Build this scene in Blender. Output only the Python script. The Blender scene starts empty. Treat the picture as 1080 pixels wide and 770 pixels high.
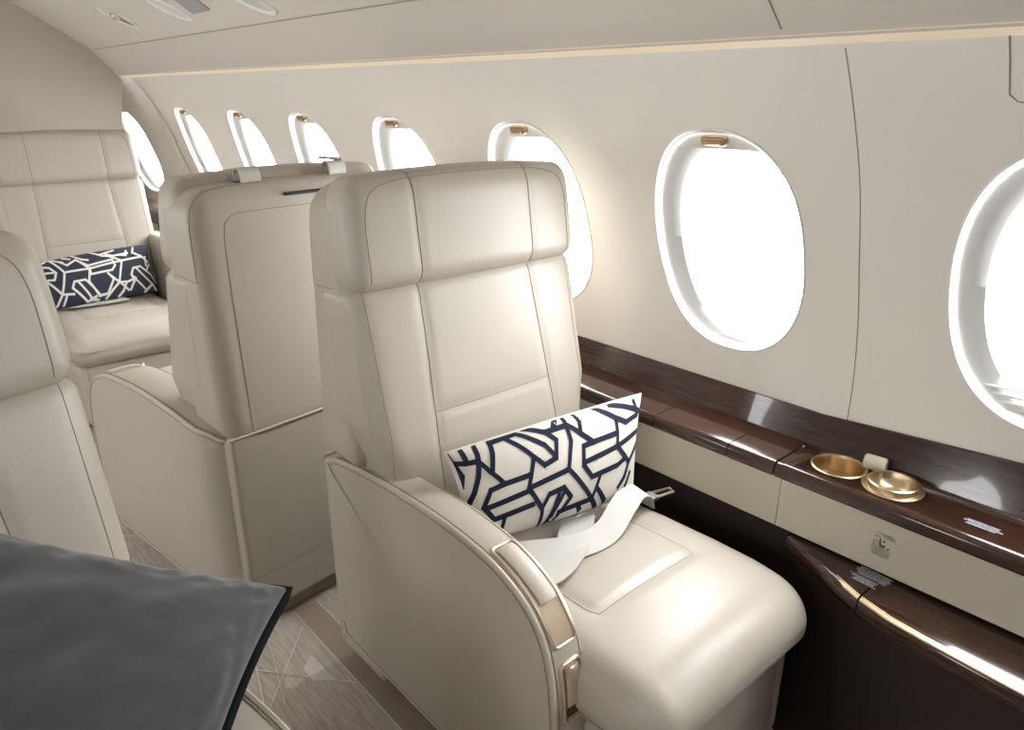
import bpy, bmesh, math, random
from mathutils import Vector, Matrix, noise
from mathutils.bvhtree import BVHTree
from mathutils.kdtree import KDTree
random.seed(4)
S = bpy.context.scene
COL = S.collection

# ---------------------------------------------------------------- camera
F = 780.0
th = math.atan(288 / F); psi = math.atan(730 / math.hypot(F, 288))
fw = Vector((math.sin(psi)*math.cos(th), math.cos(psi)*math.cos(th), -math.sin(th)))
rt = Vector((math.cos(psi), -math.sin(psi), 0)); up = rt.cross(fw)
cd = bpy.data.cameras.new('camera'); cam = bpy.data.objects.new('camera', cd); COL.objects.link(cam)
cam.matrix_world = Matrix(((rt.x, up.x, -fw.x, 0), (rt.y, up.y, -fw.y, 0), (rt.z, up.z, -fw.z, 1.30), (0, 0, 0, 1)))
cd.sensor_width = 36; cd.lens = F / 1080 * 36; cd.clip_start = .02
S.camera = cam
# ---------------------------------------------------------------- light and exposure
W = bpy.data.worlds.new('sky'); S.world = W; W.use_nodes = True
bg = W.node_tree.nodes['Background']; bg.inputs[0].default_value = (1.0, 1.0, 1.0, 1); bg.inputs[1].default_value = 10.0
wn = W.node_tree; wtc = wn.nodes.new('ShaderNodeTexCoord'); wd = wn.nodes.new('ShaderNodeVectorMath'); wd.operation = 'DOT_PRODUCT'
wd.inputs[1].default_value = Vector((.78, -.10, .62)).normalized()      # hazy bright sky on the sunny side of the aircraft
wm = wn.nodes.new('ShaderNodeMath'); wm.operation = 'MAXIMUM'; wm.inputs[1].default_value = 0
wp = wn.nodes.new('ShaderNodeMath'); wp.operation = 'POWER'; wp.inputs[1].default_value = 2.0
wa = wn.nodes.new('ShaderNodeMath'); wa.operation = 'MULTIPLY_ADD'; wa.inputs[1].default_value = 16; wa.inputs[2].default_value = 14.5
wn.links.new(wtc.outputs['Generated'], wd.inputs[0]); wn.links.new(wd.outputs['Value'], wm.inputs[0]); wn.links.new(wm.outputs[0], wp.inputs[0])
wn.links.new(wp.outputs[0], wa.inputs[0]); wn.links.new(wa.outputs[0], bg.inputs[1])
S.view_settings.view_transform = 'Standard'; S.view_settings.look = 'None'
S.view_settings.exposure = 0.0; S.view_settings.gamma = 1; S.view_settings.use_curve_mapping = False
CX = .25                                   # cabin centre line
WIN = [-.33, .245, .85, 1.41, 1.98, 2.56, 3.13, 3.78]
def area(name, loc, rot, sx, sy, power, color=(1, 1, 1), portal=False):
    l = bpy.data.lights.new(name, 'AREA'); l.shape = 'RECTANGLE'; l.size = sx; l.size_y = sy
    l.energy = power; l.color = color
    o = bpy.data.objects.new(name, l); COL.objects.link(o); o.location = loc; o.rotation_euler = rot
    if portal: l.cycles.is_portal = True
    return o
for y in WIN:
    area('window_portal', (1.50, y, 1.0), (0, math.radians(90), 0), .5, .42, 1, portal=True)
    area('window_portal', (-1.0, y, 1.0), (0, math.radians(-90), 0), .5, .42, 1, portal=True)

# ---------------------------------------------------------------- materials
def mat(name, color, rough=.5, metal=0, bump=0, bscale=300, var=0, vscale=4, coat=0, spec=.5, sheen=0):
    m = bpy.data.materials.new(name); m.use_nodes = True; nt = m.node_tree; b = nt.nodes['Principled BSDF']
    b.inputs['Base Color'].default_value = (*color, 1); b.inputs['Roughness'].default_value = rough
    b.inputs['Metallic'].default_value = metal; b.inputs['Coat Weight'].default_value = coat
    b.inputs['Coat Roughness'].default_value = .03; b.inputs['Specular IOR Level'].default_value = spec
    b.inputs['Sheen Weight'].default_value = sheen
    tc = nt.nodes.new('ShaderNodeTexCoord')
    if bump:
        n = nt.nodes.new('ShaderNodeTexNoise'); n.inputs['Scale'].default_value = bscale; n.inputs['Detail'].default_value = 3
        nt.links.new(tc.outputs['Object'], n.inputs['Vector'])
        bp = nt.nodes.new('ShaderNodeBump'); bp.inputs['Strength'].default_value = bump; bp.inputs['Distance'].default_value = .001
        nt.links.new(n.outputs['Fac'], bp.inputs['Height']); nt.links.new(bp.outputs[0], b.inputs['Normal'])
    if var:
        n2 = nt.nodes.new('ShaderNodeTexNoise'); n2.inputs['Scale'].default_value = vscale; n2.inputs['Detail'].default_value = 4
        nt.links.new(tc.outputs['Object'], n2.inputs['Vector'])
        mx = nt.nodes.new('ShaderNodeMix'); mx.data_type = 'RGBA'
        mx.inputs['A'].default_value = (*[c*(1-var) for c in color], 1); mx.inputs['B'].default_value = (*[min(1, c*(1+var)) for c in color], 1)
        nt.links.new(n2.outputs['Fac'], mx.inputs['Factor']); nt.links.new(mx.outputs['Result'], b.inputs['Base Color'])
    return m
def wood_mat(name, c1, c2, rough):
    m = mat(name, c1, rough, coat=.55, spec=.35); nt = m.node_tree; b = nt.nodes['Principled BSDF']
    tc = nt.nodes.new('ShaderNodeTexCoord'); mp = nt.nodes.new('ShaderNodeMapping'); mp.inputs['Scale'].default_value = (70, 4, 70)
    n = nt.nodes.new('ShaderNodeTexNoise'); n.inputs['Scale'].default_value = 1.5; n.inputs['Detail'].default_value = 6; n.inputs['Roughness'].default_value = .7
    r = nt.nodes.new('ShaderNodeValToRGB'); r.color_ramp.elements[0].color = (*c1, 1); r.color_ramp.elements[1].color = (*c2, 1)
    r.color_ramp.elements[0].position = .35; r.color_ramp.elements[1].position = .7
    L = nt.links.new; L(tc.outputs['Object'], mp.inputs[0]); L(mp.outputs[0], n.inputs['Vector']); L(n.outputs['Fac'], r.inputs[0]); L(r.outputs[0], b.inputs['Base Color'])
    return m
def emit(name, color, s):
    m = mat(name, color, .5); b = m.node_tree.nodes['Principled BSDF']
    b.inputs['Emission Color'].default_value = (*color, 1); b.inputs['Emission Strength'].default_value = s
    return m
LEATHER = mat('cream_leather', (.42, .378, .322), .40, bump=.25, bscale=420, var=.03, vscale=9)
def soft_creases(m):
    nt = m.node_tree; b = nt.nodes['Principled BSDF']; old = b.inputs['Normal'].links[0].from_socket
    tc = nt.nodes.new('ShaderNodeTexCoord'); mp = nt.nodes.new('ShaderNodeMapping'); mp.inputs['Scale'].default_value = (15, 15, 4)
    n = nt.nodes.new('ShaderNodeTexNoise'); n.inputs['Scale'].default_value = 1; n.inputs['Detail'].default_value = 3
    bp = nt.nodes.new('ShaderNodeBump'); bp.inputs['Strength'].default_value = .16; bp.inputs['Distance'].default_value = .006
    L = nt.links.new; L(tc.outputs['Object'], mp.inputs[0]); L(mp.outputs[0], n.inputs['Vector']); L(n.outputs['Fac'], bp.inputs['Height']); L(old, bp.inputs['Normal']); L(bp.outputs[0], b.inputs['Normal'])
soft_creases(LEATHER)
SEAM = mat('seam_thread', (.27, .215, .155), .7)
PIPE = mat('piping_leather', (.48, .425, .35), .45)
PANEL = mat('cream_wall_panel', (.83, .80, .745), .55, bump=.05, bscale=200)
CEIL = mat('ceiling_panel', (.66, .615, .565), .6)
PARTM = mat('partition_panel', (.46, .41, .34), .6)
DIM = mat('dim_unseen_wall', (.16, .125, .10), .6)  # dark colour given to the unseen front and left walls to cut bounced light
WHITE = mat('white_plastic', (.80, .80, .79), .35)
GREYP = mat('grey_shade_fabric', (.66, .64, .61), .6)
GROOVE = mat('panel_gap', (.30, .27, .235), .8)
GOLD = mat('brushed_gold', (.66, .52, .33), .30, metal=1, bump=.1, bscale=900)
CHAMP = mat('champagne_metal', (.66, .55, .42), .33, metal=.85)
TANR = mat('tan_recess_shade', (.40, .30, .21), .55)  # lever recess is a flat strip; its shaded tone is put into this colour
REVEAL = mat('grey_window_reveal', (.60, .60, .59), .55)
BRONZE = mat('bronze_handle', (.40, .28, .17), .3, metal=.9)
WOOD = wood_mat('glossy_dark_wood', (.026, .010, .007), (.060, .025, .016), .16)
DARK = mat('dark_brown_panel', (.014, .008, .007), .45)
BLACK = mat('black_rubber', (.01, .01, .01), .6)
CREAMP = mat('cream_side_panel', (.50, .455, .36), .45)
LINEN = mat('white_linen', (.58, .545, .49), .85, bump=.6, bscale=700, var=.03, vscale=30, sheen=.2)
NAVY = mat('navy_print', (.016, .020, .038), .9, spec=.12)
NAVYF = mat('navy_fabric', (.018, .022, .040), .85, bump=.5, bscale=700)
CREAMPR = mat('cream_print', (.62, .60, .56), .85)
VELVET = mat('charcoal_velvet', (.022, .025, .029), .85, bump=.4, bscale=500, var=.25, vscale=7, sheen=.5)
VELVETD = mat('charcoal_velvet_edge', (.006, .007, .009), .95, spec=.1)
WEB = mat('grey_white_webbing', (.50, .485, .455), .6, bump=.6, bscale=600)
STEEL = mat('belt_steel', (.55, .52, .48), .3, metal=1)
COVE = emit('cove_light_diffuser', (.80, .68, .50), .22)
TXTW = mat('white_lettering', (.62, .65, .75), .6); TXTK = mat('black_lettering', (.05, .045, .04), .6)
def glass_mat():
    m = bpy.data.materials.new('window_acrylic'); m.use_nodes = True; nt = m.node_tree; nt.nodes.clear()
    o = nt.nodes.new('ShaderNodeOutputMaterial'); t = nt.nodes.new('ShaderNodeBsdfTransparent'); g = nt.nodes.new('ShaderNodeBsdfGlossy')
    t.inputs[0].default_value = (.97, .98, .98, 1); g.inputs['Roughness'].default_value = .02
    x = nt.nodes.new('ShaderNodeMixShader'); x.inputs[0].default_value = .06
    nt.links.new(t.outputs[0], x.inputs[1]); nt.links.new(g.outputs[0], x.inputs[2]); nt.links.new(x.outputs[0], o.inputs[0]); return m
GLASS = glass_mat()
def carpet_mat():
    m = mat('carpet_pile', (.30, .25, .21), .95, bump=1.0, bscale=900, sheen=.1); nt = m.node_tree; b = nt.nodes['Principled BSDF']
    tc = nt.nodes.new('ShaderNodeTexCoord'); mp = nt.nodes.new('ShaderNodeMapping'); mp.inputs['Scale'].default_value = (150, 14, 1); mp.inputs['Rotation'].default_value = (0, 0, .5)
    n = nt.nodes.new('ShaderNodeTexNoise'); n.inputs['Scale'].default_value = 1; n.inputs['Detail'].default_value = 5
    r = nt.nodes.new('ShaderNodeValToRGB'); r.color_ramp.elements[0].color = (.33, .28, .235, 1); r.color_ramp.elements[1].color = (.52, .46, .40, 1)
    r.color_ramp.elements[0].position = .3; r.color_ramp.elements[1].position = .72
    L = nt.links.new; L(tc.outputs['Object'], mp.inputs[0]); L(mp.outputs[0], n.inputs['Vector']); L(n.outputs['Fac'], r.inputs[0]); L(r.outputs[0], b.inputs['Base Color'])
    return m
CARPET = carpet_mat(); CARPL = mat('carpet_light_yarn', (.62, .57, .51), .95, bump=1, bscale=900); CARPB = mat('carpet_plain_band', (.30, .235, .185), .95, bump=1, bscale=900)

# ---------------------------------------------------------------- helpers
def link(name, bm, mats, parent=None, smooth=True, sharp=40, keepn=False):
    if not keepn: bmesh.ops.recalc_face_normals(bm, faces=bm.faces)
    if smooth:
        for f in bm.faces: f.smooth = len(f.verts) < 12 and f.material_index != 3
        a = math.radians(sharp)
        for e in bm.edges:
            if len(e.link_faces) == 2 and e.calc_face_angle(0) > a: e.smooth = False
    me = bpy.data.meshes.new(name); bm.to_mesh(me); bm.free()
    for m in (mats if isinstance(mats, (list, tuple)) else [mats]): me.materials.append(m)
    o = bpy.data.objects.new(name, me); COL.objects.link(o)
    if parent: o.parent = parent
    return o
def tag(o, label=None, cat=None, group=None, kind=None):
    if label: o['label'] = label
    if cat: o['category'] = cat
    if group: o['group'] = group
    if kind: o['kind'] = kind
    return o
def empty(name, loc, rz=0):
    o = bpy.data.objects.new(name, None); COL.objects.link(o); o.location = loc; o.rotation_euler = (0, 0, rz); o.empty_display_size = .1
    return o
def rbox(bm, c, s, r, res=.02, deform=None, mi=0):
    """rounded box, centre c, size s, radius r (number or xyz), surface grid of spacing res"""
    h = [a/2 for a in s]; r = [r]*3 if not isinstance(r, (tuple, list)) else list(r); r = [min(r[i], h[i]*.999) for i in range(3)]
    def lines(i):
        n = max(1, int(round(2*(h[i]-r[i])/res))); L = []
        for k in range(4): L.append(-h[i]+r[i]*(1-math.tan(math.pi/4*(1-k/4))))
        for k in range(n+1): L.append(-(h[i]-r[i])+2*(h[i]-r[i])*k/n)
        for k in range(3, -1, -1): L.append(h[i]-r[i]*(1-math.tan(math.pi/4*(1-k/4))))
        return L
    ls = [lines(i) for i in range(3)]; cache = {}
    def vert(p):
        key = tuple(round(a, 6) for a in p)
        if key in cache: return cache[key]
        inn = [max(-(h[i]-r[i]), min(h[i]-r[i], p[i])) for i in range(3)]
        d = [(p[i]-inn[i])/r[i] for i in range(3)]; l = math.sqrt(sum(a*a for a in d)) or 1
        q = Vector([c[i]+inn[i]+r[i]*d[i]/l for i in range(3)])
        if deform: q = deform(q)
        v = bm.verts.new(q); cache[key] = v; return v
    for ax in range(3):
        a, b = (ax+1) % 3, (ax+2) % 3
        for sg in (-1, 1):
            for i in range(len(ls[a])-1):
                for j in range(len(ls[b])-1):
                    q = []
                    for (u, v) in ((i, j), (i+1, j), (i+1, j+1), (i, j+1)):
                        p = [0, 0, 0]; p[ax] = sg*h[ax]; p[a] = ls[a][u]; p[b] = ls[b][v]; q.append(vert(p))
                    if sg < 0: q.reverse()
                    if len(set(q)) == 4:
                        f = bm.faces.new(q); f.material_index = mi
def tube(bm, pts, r, n=6, mi=0, closed=False):
    pts = [Vector(p) for p in pts]; rings = []; N = len(pts); prev = None
    for i, p in enumerate(pts):
        if closed: t = pts[(i+1) % N]-pts[i-1]
        else: t = pts[min(i+1, N-1)]-pts[max(i-1, 0)]
        if t.length < 1e-9: t = Vector((0, 0, 1))
        t.normalize()
        if prev is None:
            a = Vector((0, 0, 1)) if abs(t.z) < .9 else Vector((1, 0, 0)); u = t.cross(a).normalized()
        else:
            u = (prev-t*prev.dot(t)).normalized()
        prev = u; w = t.cross(u)
        rings.append([bm.verts.new(p+(u*math.cos(2*math.pi*k/n)+w*math.sin(2*math.pi*k/n))*r) for k in range(n)])
    M = N if closed else N-1
    for i in range(M):
        A, B = rings[i], rings[(i+1) % N]
        for k in range(n):
            f = bm.faces.new((A[k], A[(k+1) % n], B[(k+1) % n], B[k])); f.material_index = mi
    if not closed:
        for R in (rings[0][::-1], rings[-1]):
            f = bm.faces.new(R); f.material_index = mi
def densify(path, step=.006, closed=False):
    out = []; P = [Vector(p) for p in path]
    if closed: P = P+[P[0]]
    for a, b in zip(P, P[1:]):
        n = max(1, int((b-a).length/step))
        for k in range(n): out.append(a.lerp(b, k/n))
    out.append(P[-1]); return out
def spline(path, n=8):
    P = [Vector(p) for p in path]; out = []
    for i in range(len(P)-1):
        p0, p1, p2, p3 = P[max(i-1, 0)], P[i], P[i+1], P[min(i+2, len(P)-1)]
        for k in range(n):
            t = k/n; out.append(.5*((2*p1)+(p2-p0)*t+(2*p0-5*p1+4*p2-p3)*t*t+(3*p1-p0-3*p2+p3)*t**3))
    out.append(P[-1]); return out
def seams(bm, paths, depth=.0035, width=.009, r=.0011, mi=1, groove=True):
    """press soft grooves into the upholstery along the paths and lay the thread in them.
    each path: (points, direction): points are dropped onto the surface along direction"""
    bmesh.ops.recalc_face_normals(bm, faces=bm.faces); bm.normal_update()
    def drop(tree):
        res = []
        for pts, d in paths:
            d = Vector(d).normalized(); row = []
            for p in densify(pts, .005):
                h = tree.ray_cast(p-d*.6, d)
                if h[0] is not None: row.append((h[0], h[1]))
            res.append(row)
        return res
    if groove:
        rows = drop(BVHTree.FromBMesh(bm)); allp = [p for row in rows for p, n in row]
        kd = KDTree(len(allp))
        for i, p in enumerate(allp): kd.insert(p, i)
        kd.balance(); mv = []
        for v in bm.verts:
            co, i, dist = kd.find(v.co)
            if dist < width*3: mv.append((v, v.normal*(-depth*math.exp(-(dist/width)**2))))
        for v, d in mv: v.co += d
    for row in drop(BVHTree.FromBMesh(bm)):
        # split where the surface jumps
        seg = []
        for p, n in row:
            if seg and (p-seg[-1]).length > .02:
                if len(seg) > 1: tube(bm, seg, r, 5, mi)
                seg = []
            seg.append(p+n*.0002)
        if len(seg) > 1: tube(bm, seg, r, 5, mi)
def ribbon(bm, pts, w, t, side, mi=0):
    """flat strap of width w and thickness t along pts, side(i)=width direction"""
    R = []
    for i, p in enumerate(pts):
        p = Vector(p); tg = (Vector(pts[min(i+1, len(pts)-1)])-Vector(pts[max(i-1, 0)])).normalized()
        s = Vector(side(i/(len(pts)-1)) if callable(side) else side); s = (s-tg*s.dot(tg)).normalized(); n = tg.cross(s)
        R.append([bm.verts.new(p+s*w/2+n*t/2), bm.verts.new(p-s*w/2+n*t/2), bm.verts.new(p-s*w/2-n*t/2), bm.verts.new(p+s*w/2-n*t/2)])
    for A, B in zip(R, R[1:]):
        for k in range(4): bm.faces.new((A[k], A[(k+1) % 4], B[(k+1) % 4], B[k])).material_index = mi
    bm.faces.new(R[0][::-1]).material_index = mi; bm.faces.new(R[-1]).material_index = mi
def prism_y(bm, prof, y0, y1, ny=1, mi=0, fx=None):
    """closed (x,z) profile swept along y"""
    R = []
    for k in range(ny+1):
        y = y0+(y1-y0)*k/ny
        R.append([bm.verts.new((x+(fx(y) if fx else 0), y, z)) for x, z in prof])
    n = len(prof)
    for A, B in zip(R, R[1:]):
        for k in range(n): bm.faces.new((A[k], A[(k+1) % n], B[(k+1) % n], B[k])).material_index = mi
    bm.faces.new(R[0][::-1]).material_index = mi; bm.faces.new(R[-1]).material_index = mi
def sheet(bm, rows, mi=0):
    V = [[bm.verts.new(p) for p in r] for r in rows]
    for A, B in zip(V, V[1:]):
        for k in range(len(A)-1): bm.faces.new((A[k], A[k+1], B[k+1], B[k])).material_index = mi
def lathe(bm, prof, c, n=40, mi=0, axis=None):
    R = []; q = Matrix.Identity(3) if axis is None else Vector((0, 0, 1)).rotation_difference(Vector(axis)).to_matrix()
    for k in range(n):
        a = 2*math.pi*k/n
        R.append([bm.verts.new(Vector(c)+q @ Vector((r*math.cos(a), r*math.sin(a), z))) for r, z in prof])
    for k in range(n):
        A, B = R[k], R[(k+1) % n]
        for j in range(len(prof)-1): bm.faces.new((A[j], B[j], B[j+1], A[j+1])).material_index = mi

# ---------------------------------------------------------------- cabin shell
PROF = [(.30, 1.330), (.55, 1.385), (.68, 1.392), (.773, 1.389), (.894, 1.366), (1.007, 1.331), (1.144, 1.286), (1.238, 1.239), (1.349, 1.170), (1.400, 1.128)]
def prof(z):
    P = PROF
    for i in range(len(P)-1):
        if z < P[0][0]: return P[0][1]
        if z <= P[i+1][0] or i == len(P)-2:
            z0, x0 = P[i]; z1, x1 = P[i+1]
            def sl(k):
                a = P[max(k-1, 0)]; b = P[min(k+1, len(P)-1)]; return (b[1]-a[1])/(b[0]-a[0])
            h = z1-z0; t = (z-z0)/h; t2, t3 = t*t, t*t*t
            return (2*t3-3*t2+1)*x0+(t3-2*t2+t)*h*sl(i)+(-2*t3+3*t2)*x1+(t3-t2)*h*sl(i+1)
def wx(y, z, side=1, taper=False, off=0):
    x = prof(z)+off
    if taper: x -= .15*max(0, y-4.13)
    return x if side > 0 else 2*CX-x
ZC, HW, HH = 1.001, .172, .231
def oval(a, hw=HW, hh=HH, n=2.35):
    c, s = math.cos(a), math.sin(a)
    return hw*math.copysign(abs(c)**(2/n), c), hh*math.copysign(abs(s)**(2/n), s)
def wall_panel(name, side, bounds, centers, taper=False, thick=.006):
    bm = bmesh.new(); ZT, ZB = 1.395, (.665 if side > 0 else .0)
    for (y0, y1), yc in zip(bounds, centers):
        if yc is None:
            sheet(bm, [[(wx(y0+(y1-y0)*i/4, ZB+(ZT-ZB)*k/24, side, taper), y0+(y1-y0)*i/4, ZB+(ZT-ZB)*k/24) for k in range(25)] for i in range(5)]); continue
        per = []
        NZ, NY = 24, 14
        for k in range(NZ): per.append((y1, ZB+(ZT-ZB)*k/NZ))
        for k in range(NY): per.append((y1+(y0-y1)*k/NY, ZT))
        for k in range(NZ): per.append((y0, ZT+(ZB-ZT)*k/NZ))
        for k in range(NY): per.append((y0+(y1-y0)*k/NY, ZB))
        # walk the oval at the same angles as the rectangle's perimeter
        rows = []
        for ty, tz in per:
            a = math.atan2((tz-ZC)/HH, (ty-yc)/HW); oy, oz = oval(a); row = []
            oy, oz = oy*1.020, oz*1.016
            for k in range(10):
                t = (k/9)**1.5
                y = yc+oy+(ty-yc-oy)*t; z = ZC+oz+(tz-ZC-oz)*t
                row.append((wx(y, z, side, taper), y, z))
            rows.append(row)
        rows.append(rows[0]); sheet(bm, rows)
    bmesh.ops.remove_doubles(bm, verts=bm.verts, dist=.0004)
    o = link(name, bm, PANEL, sharp=60)
    return tag(o, kind='structure')
def cells(centers, start, end):
    b = [start]+[(a+c)/2 for a, c in zip(centers, centers[1:])]+[end]
    return list(zip(b, b[1:]))
def window(idx, yc, side=1, taper=False, detail=True):
    """rounded lip, deep liner, shade rail with pull, pane"""
    N = 72; A = [2*math.pi*k/N for k in range(N+1)]
    def P(a, sy, sz, off, zc=0):
        oy, oz = oval(a); y = yc+oy*sy; z = ZC+zc+oz*sz
        return Vector((wx(y, z, side, taper, off), y, z))
    bm = bmesh.new()
    S_ = [(1.0, 1.0, .002), (.985, .985, .005), (.978, .98, .008), (.982, .982, .0105)]
    sheet(bm, [[P(a, s, t, o) for s, t, o in S_] for a in A])
    S2 = [(1.0, 1.0, .011), (.98, .98, .014), (.90, .92, .019), (.84, .88, .026), (.815, .86, .034), (.81, .855, .052), (.83, .87, .075), (.88, .90, .090)]
    def P2(a, sy, sz, off):
        oy, oz = oval(a); k = max(0, min(1, (off-.011)/.015)); y = yc+oy*sy-.016*k; z = ZC+oz*sz; return Vector((wx(y, z, side, taper, off), y, z))
    w = tag(link('window_%d' % idx, bm, WHITE, sharp=50), kind='structure')
    bm = bmesh.new(); sheet(bm, [[P2(a, s, t, o) for s, t, o in S2] for a in A]); link('window_reveal', bm, REVEAL, w)
    bm = bmesh.new(); R = [(1.026, 1.021, .0), (1.020, 1.017, -.0025), (1.008, 1.006, -.003), (1.0, 1.0, .002)]
    sheet(bm, [[P(a, s, t, o) for s, t, o in R] for a in A]); link('window_rim', bm, WHITE, w)
    bm = bmesh.new(); sheet(bm, [[P(a, .89*k/6, .91*k/6, .088) for k in range(1, 7)] for a in A]); sheet(bm, [[P(a, .001, .001, .088), P(a, .89/6, .91/6, .088)] for a in A])
    link('window_pane', bm, GLASS, w)
    if not detail: return w
    # drawn-up shade: a lens-shaped rail at the top and the tray at the bottom
    for nm, z0, z1, m in (('window_shade', .196, .232, GREYP), ('shade_tray', -.232, -.212, WHITE)):
        bm = bmesh.new(); rows = []
        for k in range(13):
            rowf, rowb = [], []
            zz = z0+(z1-z0)*k/12; half = HW*.965*(max(0, 1-(abs(zz)/(HH*.985))**2.35))**(1/2.35)
            for j in range(13):
                yy = yc-half+2*half*j/12
                rowf.append((wx(yy, ZC+zz, side, taper, .013), yy, ZC+zz)); rowb.append((wx(yy, ZC+zz, side, taper, .030), yy, ZC+zz))
            rows.append(rowf+rowb[::-1]+[rowf[0]])
        sheet(bm, rows); link(nm, bm, m, w)
    bm = bmesh.new(); z = ZC+.212; y = yc+.0
    rbox(bm, (0, 0, 0), (.016, .056, .019), (.006, .008, .006), .02)
    rbox(bm, (-side*.006, 0, .0), (.012, .036, .009), (.004, .005, .004), .02)
    M = Matrix.Translation((wx(y, z, side, taper, .006), y, z)) @ Matrix.Rotation(side*math.radians(-22), 4, 'Y')
    bmesh.ops.transform(bm, matrix=M, verts=bm.verts); link('shade_pull', bm, BRONZE, w)
    if idx in (1,):
        bm = bmesh.new()
        for k in range(5):
            zz = -.222+.012*k-.0; half = .13
            pts = [(wx(yc+t, ZC+zz, side, False, .018), yc+t, ZC+zz) for t in (-half*(.62+.08*k), half*(.62+.08*k))]
            tube(bm, pts, .0022, 6)
        link('vent_louvre', bm, GREYP, w)
    return w
CR = [y for y in WIN]
wall_panel('wall_right', 1, [(-1.8, -.62)]+cells(CR, -.62, 4.13), [None]+CR)
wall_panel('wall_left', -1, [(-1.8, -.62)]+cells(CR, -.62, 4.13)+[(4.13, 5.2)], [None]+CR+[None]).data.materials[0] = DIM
wall_panel('wall_aft', 1, [(4.13, 5.2)], [4.59], taper=True)
for k, y in enumerate(CR[1:]): window(k+1, y)
window(8, 4.59, taper=True)
window(9, CR[0], detail=False)
for k, y in enumerate(CR): window(10+k, y, side=-1, detail=False)

# ceiling: right half profile and its mirror image
CP = [(1.123, 1.3755), (1.128, 1.381), (1.120, 1.390), (1.03, 1.490), (.90, 1.575), (.76, 1.665), (.62, 1.735), (.44, 1.79), (.25, 1.81)]
full = CP+[(2*CX-x, z) for x, z in CP[-2::-1]]
bm = bmesh.new(); sheet(bm, [[(x, y, z) for x, z in full] for y in [-1.8, 0, .664, 2, 4.13, 5.2]])
tag(link('ceiling', bm, CEIL, sharp=14), kind='structure')
bm = bmesh.new(); sheet(bm, [[(-1.2, y, 0), (1.5, y, 0)] for y in (-1.8, 5.2)])
tag(link('floor', bm, CARPET), kind='structure')
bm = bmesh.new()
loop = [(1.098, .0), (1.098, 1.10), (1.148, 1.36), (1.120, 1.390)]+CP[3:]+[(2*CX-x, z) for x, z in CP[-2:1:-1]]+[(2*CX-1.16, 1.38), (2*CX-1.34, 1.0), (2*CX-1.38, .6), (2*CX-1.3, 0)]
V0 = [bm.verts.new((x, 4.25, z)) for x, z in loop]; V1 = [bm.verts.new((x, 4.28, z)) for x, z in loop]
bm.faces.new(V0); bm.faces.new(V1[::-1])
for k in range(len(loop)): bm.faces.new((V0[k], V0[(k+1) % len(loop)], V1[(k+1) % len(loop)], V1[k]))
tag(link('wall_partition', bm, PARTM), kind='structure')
for nm, y in (('wall_back', 5.19), ('wall_front', -1.8)):
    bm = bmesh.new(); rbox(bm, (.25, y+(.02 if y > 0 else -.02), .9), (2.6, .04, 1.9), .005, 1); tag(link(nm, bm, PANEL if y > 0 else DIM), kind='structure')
# cove light strips under the ceiling edge, the wall's gap lines and its arch edge
def strip(name, pts, r, m, **k):
    bm = bmesh.new(); tube(bm, pts, r, 6); return tag(link(name, bm, m), kind='structure')
for i, sd in enumerate((1, -1)):
    bm = bmesh.new()
    P = [(wx(0, 1.367, sd)-sd*.0005, 1.367), (wx(0, 1.369, sd)-sd*.003, 1.368), (2*CX-1.126 if sd < 0 else 1.126, 1.380), (2*CX-1.135 if sd < 0 else 1.135, 1.386)]
    prism_y(bm, P, -1.8, 4.12); tag(link('trim_%d' % (i+1), bm, COVE), kind='structure')
strip('trim_3', [(wx(0, z)-.0004, .571, z) for z in [.68+.0142*k for k in range(49)]], .0010, GROOVE)
strip('trim_4', [(x-.0005, .655+(.045*(z-1.39)/.3), z-.0005) for x, z in CP[2:]], .0013, GROOVE)
strip('trim_5', [(wx(0, z)-.0004, .355, z) for z in (1.374, 1.34, 1.31, 1.297)]+[(wx(0, 1.286)-.0004, .345, 1.288)]+[(wx(0, 1.285)-.0004, .33-.02*k, 1.286-.0015*k) for k in range(8)], .0013, GROOVE)
strip('trim_6', [(1.0295, y, 1.4895) for y in (-1.8, 4.2)], .0012, GROOVE)
bm = bmesh.new(); Z = [.3+.022*k for k in range(50)]
sheet(bm, [[(wx(0, z)-.004, 4.10, z), (wx(0, z)-.007, 4.118, z), (wx(0, z)-.003, 4.133, z), (wx(0, z)+.012, 4.133, z)] for z in Z]); tag(link('trim_7', bm, PANEL), kind='structure')

# carpet pattern: plain band under the seat edge, light yarn lines and triangles
bm = bmesh.new()
def flat(pts, z, mi): bm.faces.new([bm.verts.new((x, y, z)) for x, y in pts]).material_index = mi
flat([(.632, -1.0), (.700, -1.0), (.700, 1.60), (.632, 1.60)], .0015, 1)
def yarn(a, b, w=.0035):
    a, b = Vector((*a, 0)), Vector((*b, 0)); d = (b-a).normalized(); n = Vector((-d.y, d.x, 0))*w/2
    flat([((a+n).x, (a+n).y), ((b+n).x, (b+n).y), ((b-n).x, (b-n).y), ((a-n).x, (a-n).y)], .0022, 0)
for x in (.632, .700): yarn((x, -1), (x, 1.60), .003)
for k in range(-2, 5):
    y = 1.30+.52*k
    flat([(.591, y+.124), (.554, y+.089), (.555, y+.04), (.597, y+.006)], .0018, 0)
    yarn((.622, y+.23), (.40, y-.02)); yarn((.628, y-.03), (.47, y+.16)); yarn((.50, y+.27), (.43, y+.02)); yarn((.54, y+.26), (.475, y+.02), .0025)
    for j in range(7): yarn((.612-.006*j, y+.17-.008*j), (.612-.006*j, y+.0+.006*j), .0015)
    yarn((.50, y+.20), (.20, y+.05)); yarn((.45, y-.10), (.20, y+.1))
link('yarn_pattern', bm, [CARPL, CARPB], bpy.data.objects['floor'], smooth=False)

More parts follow.
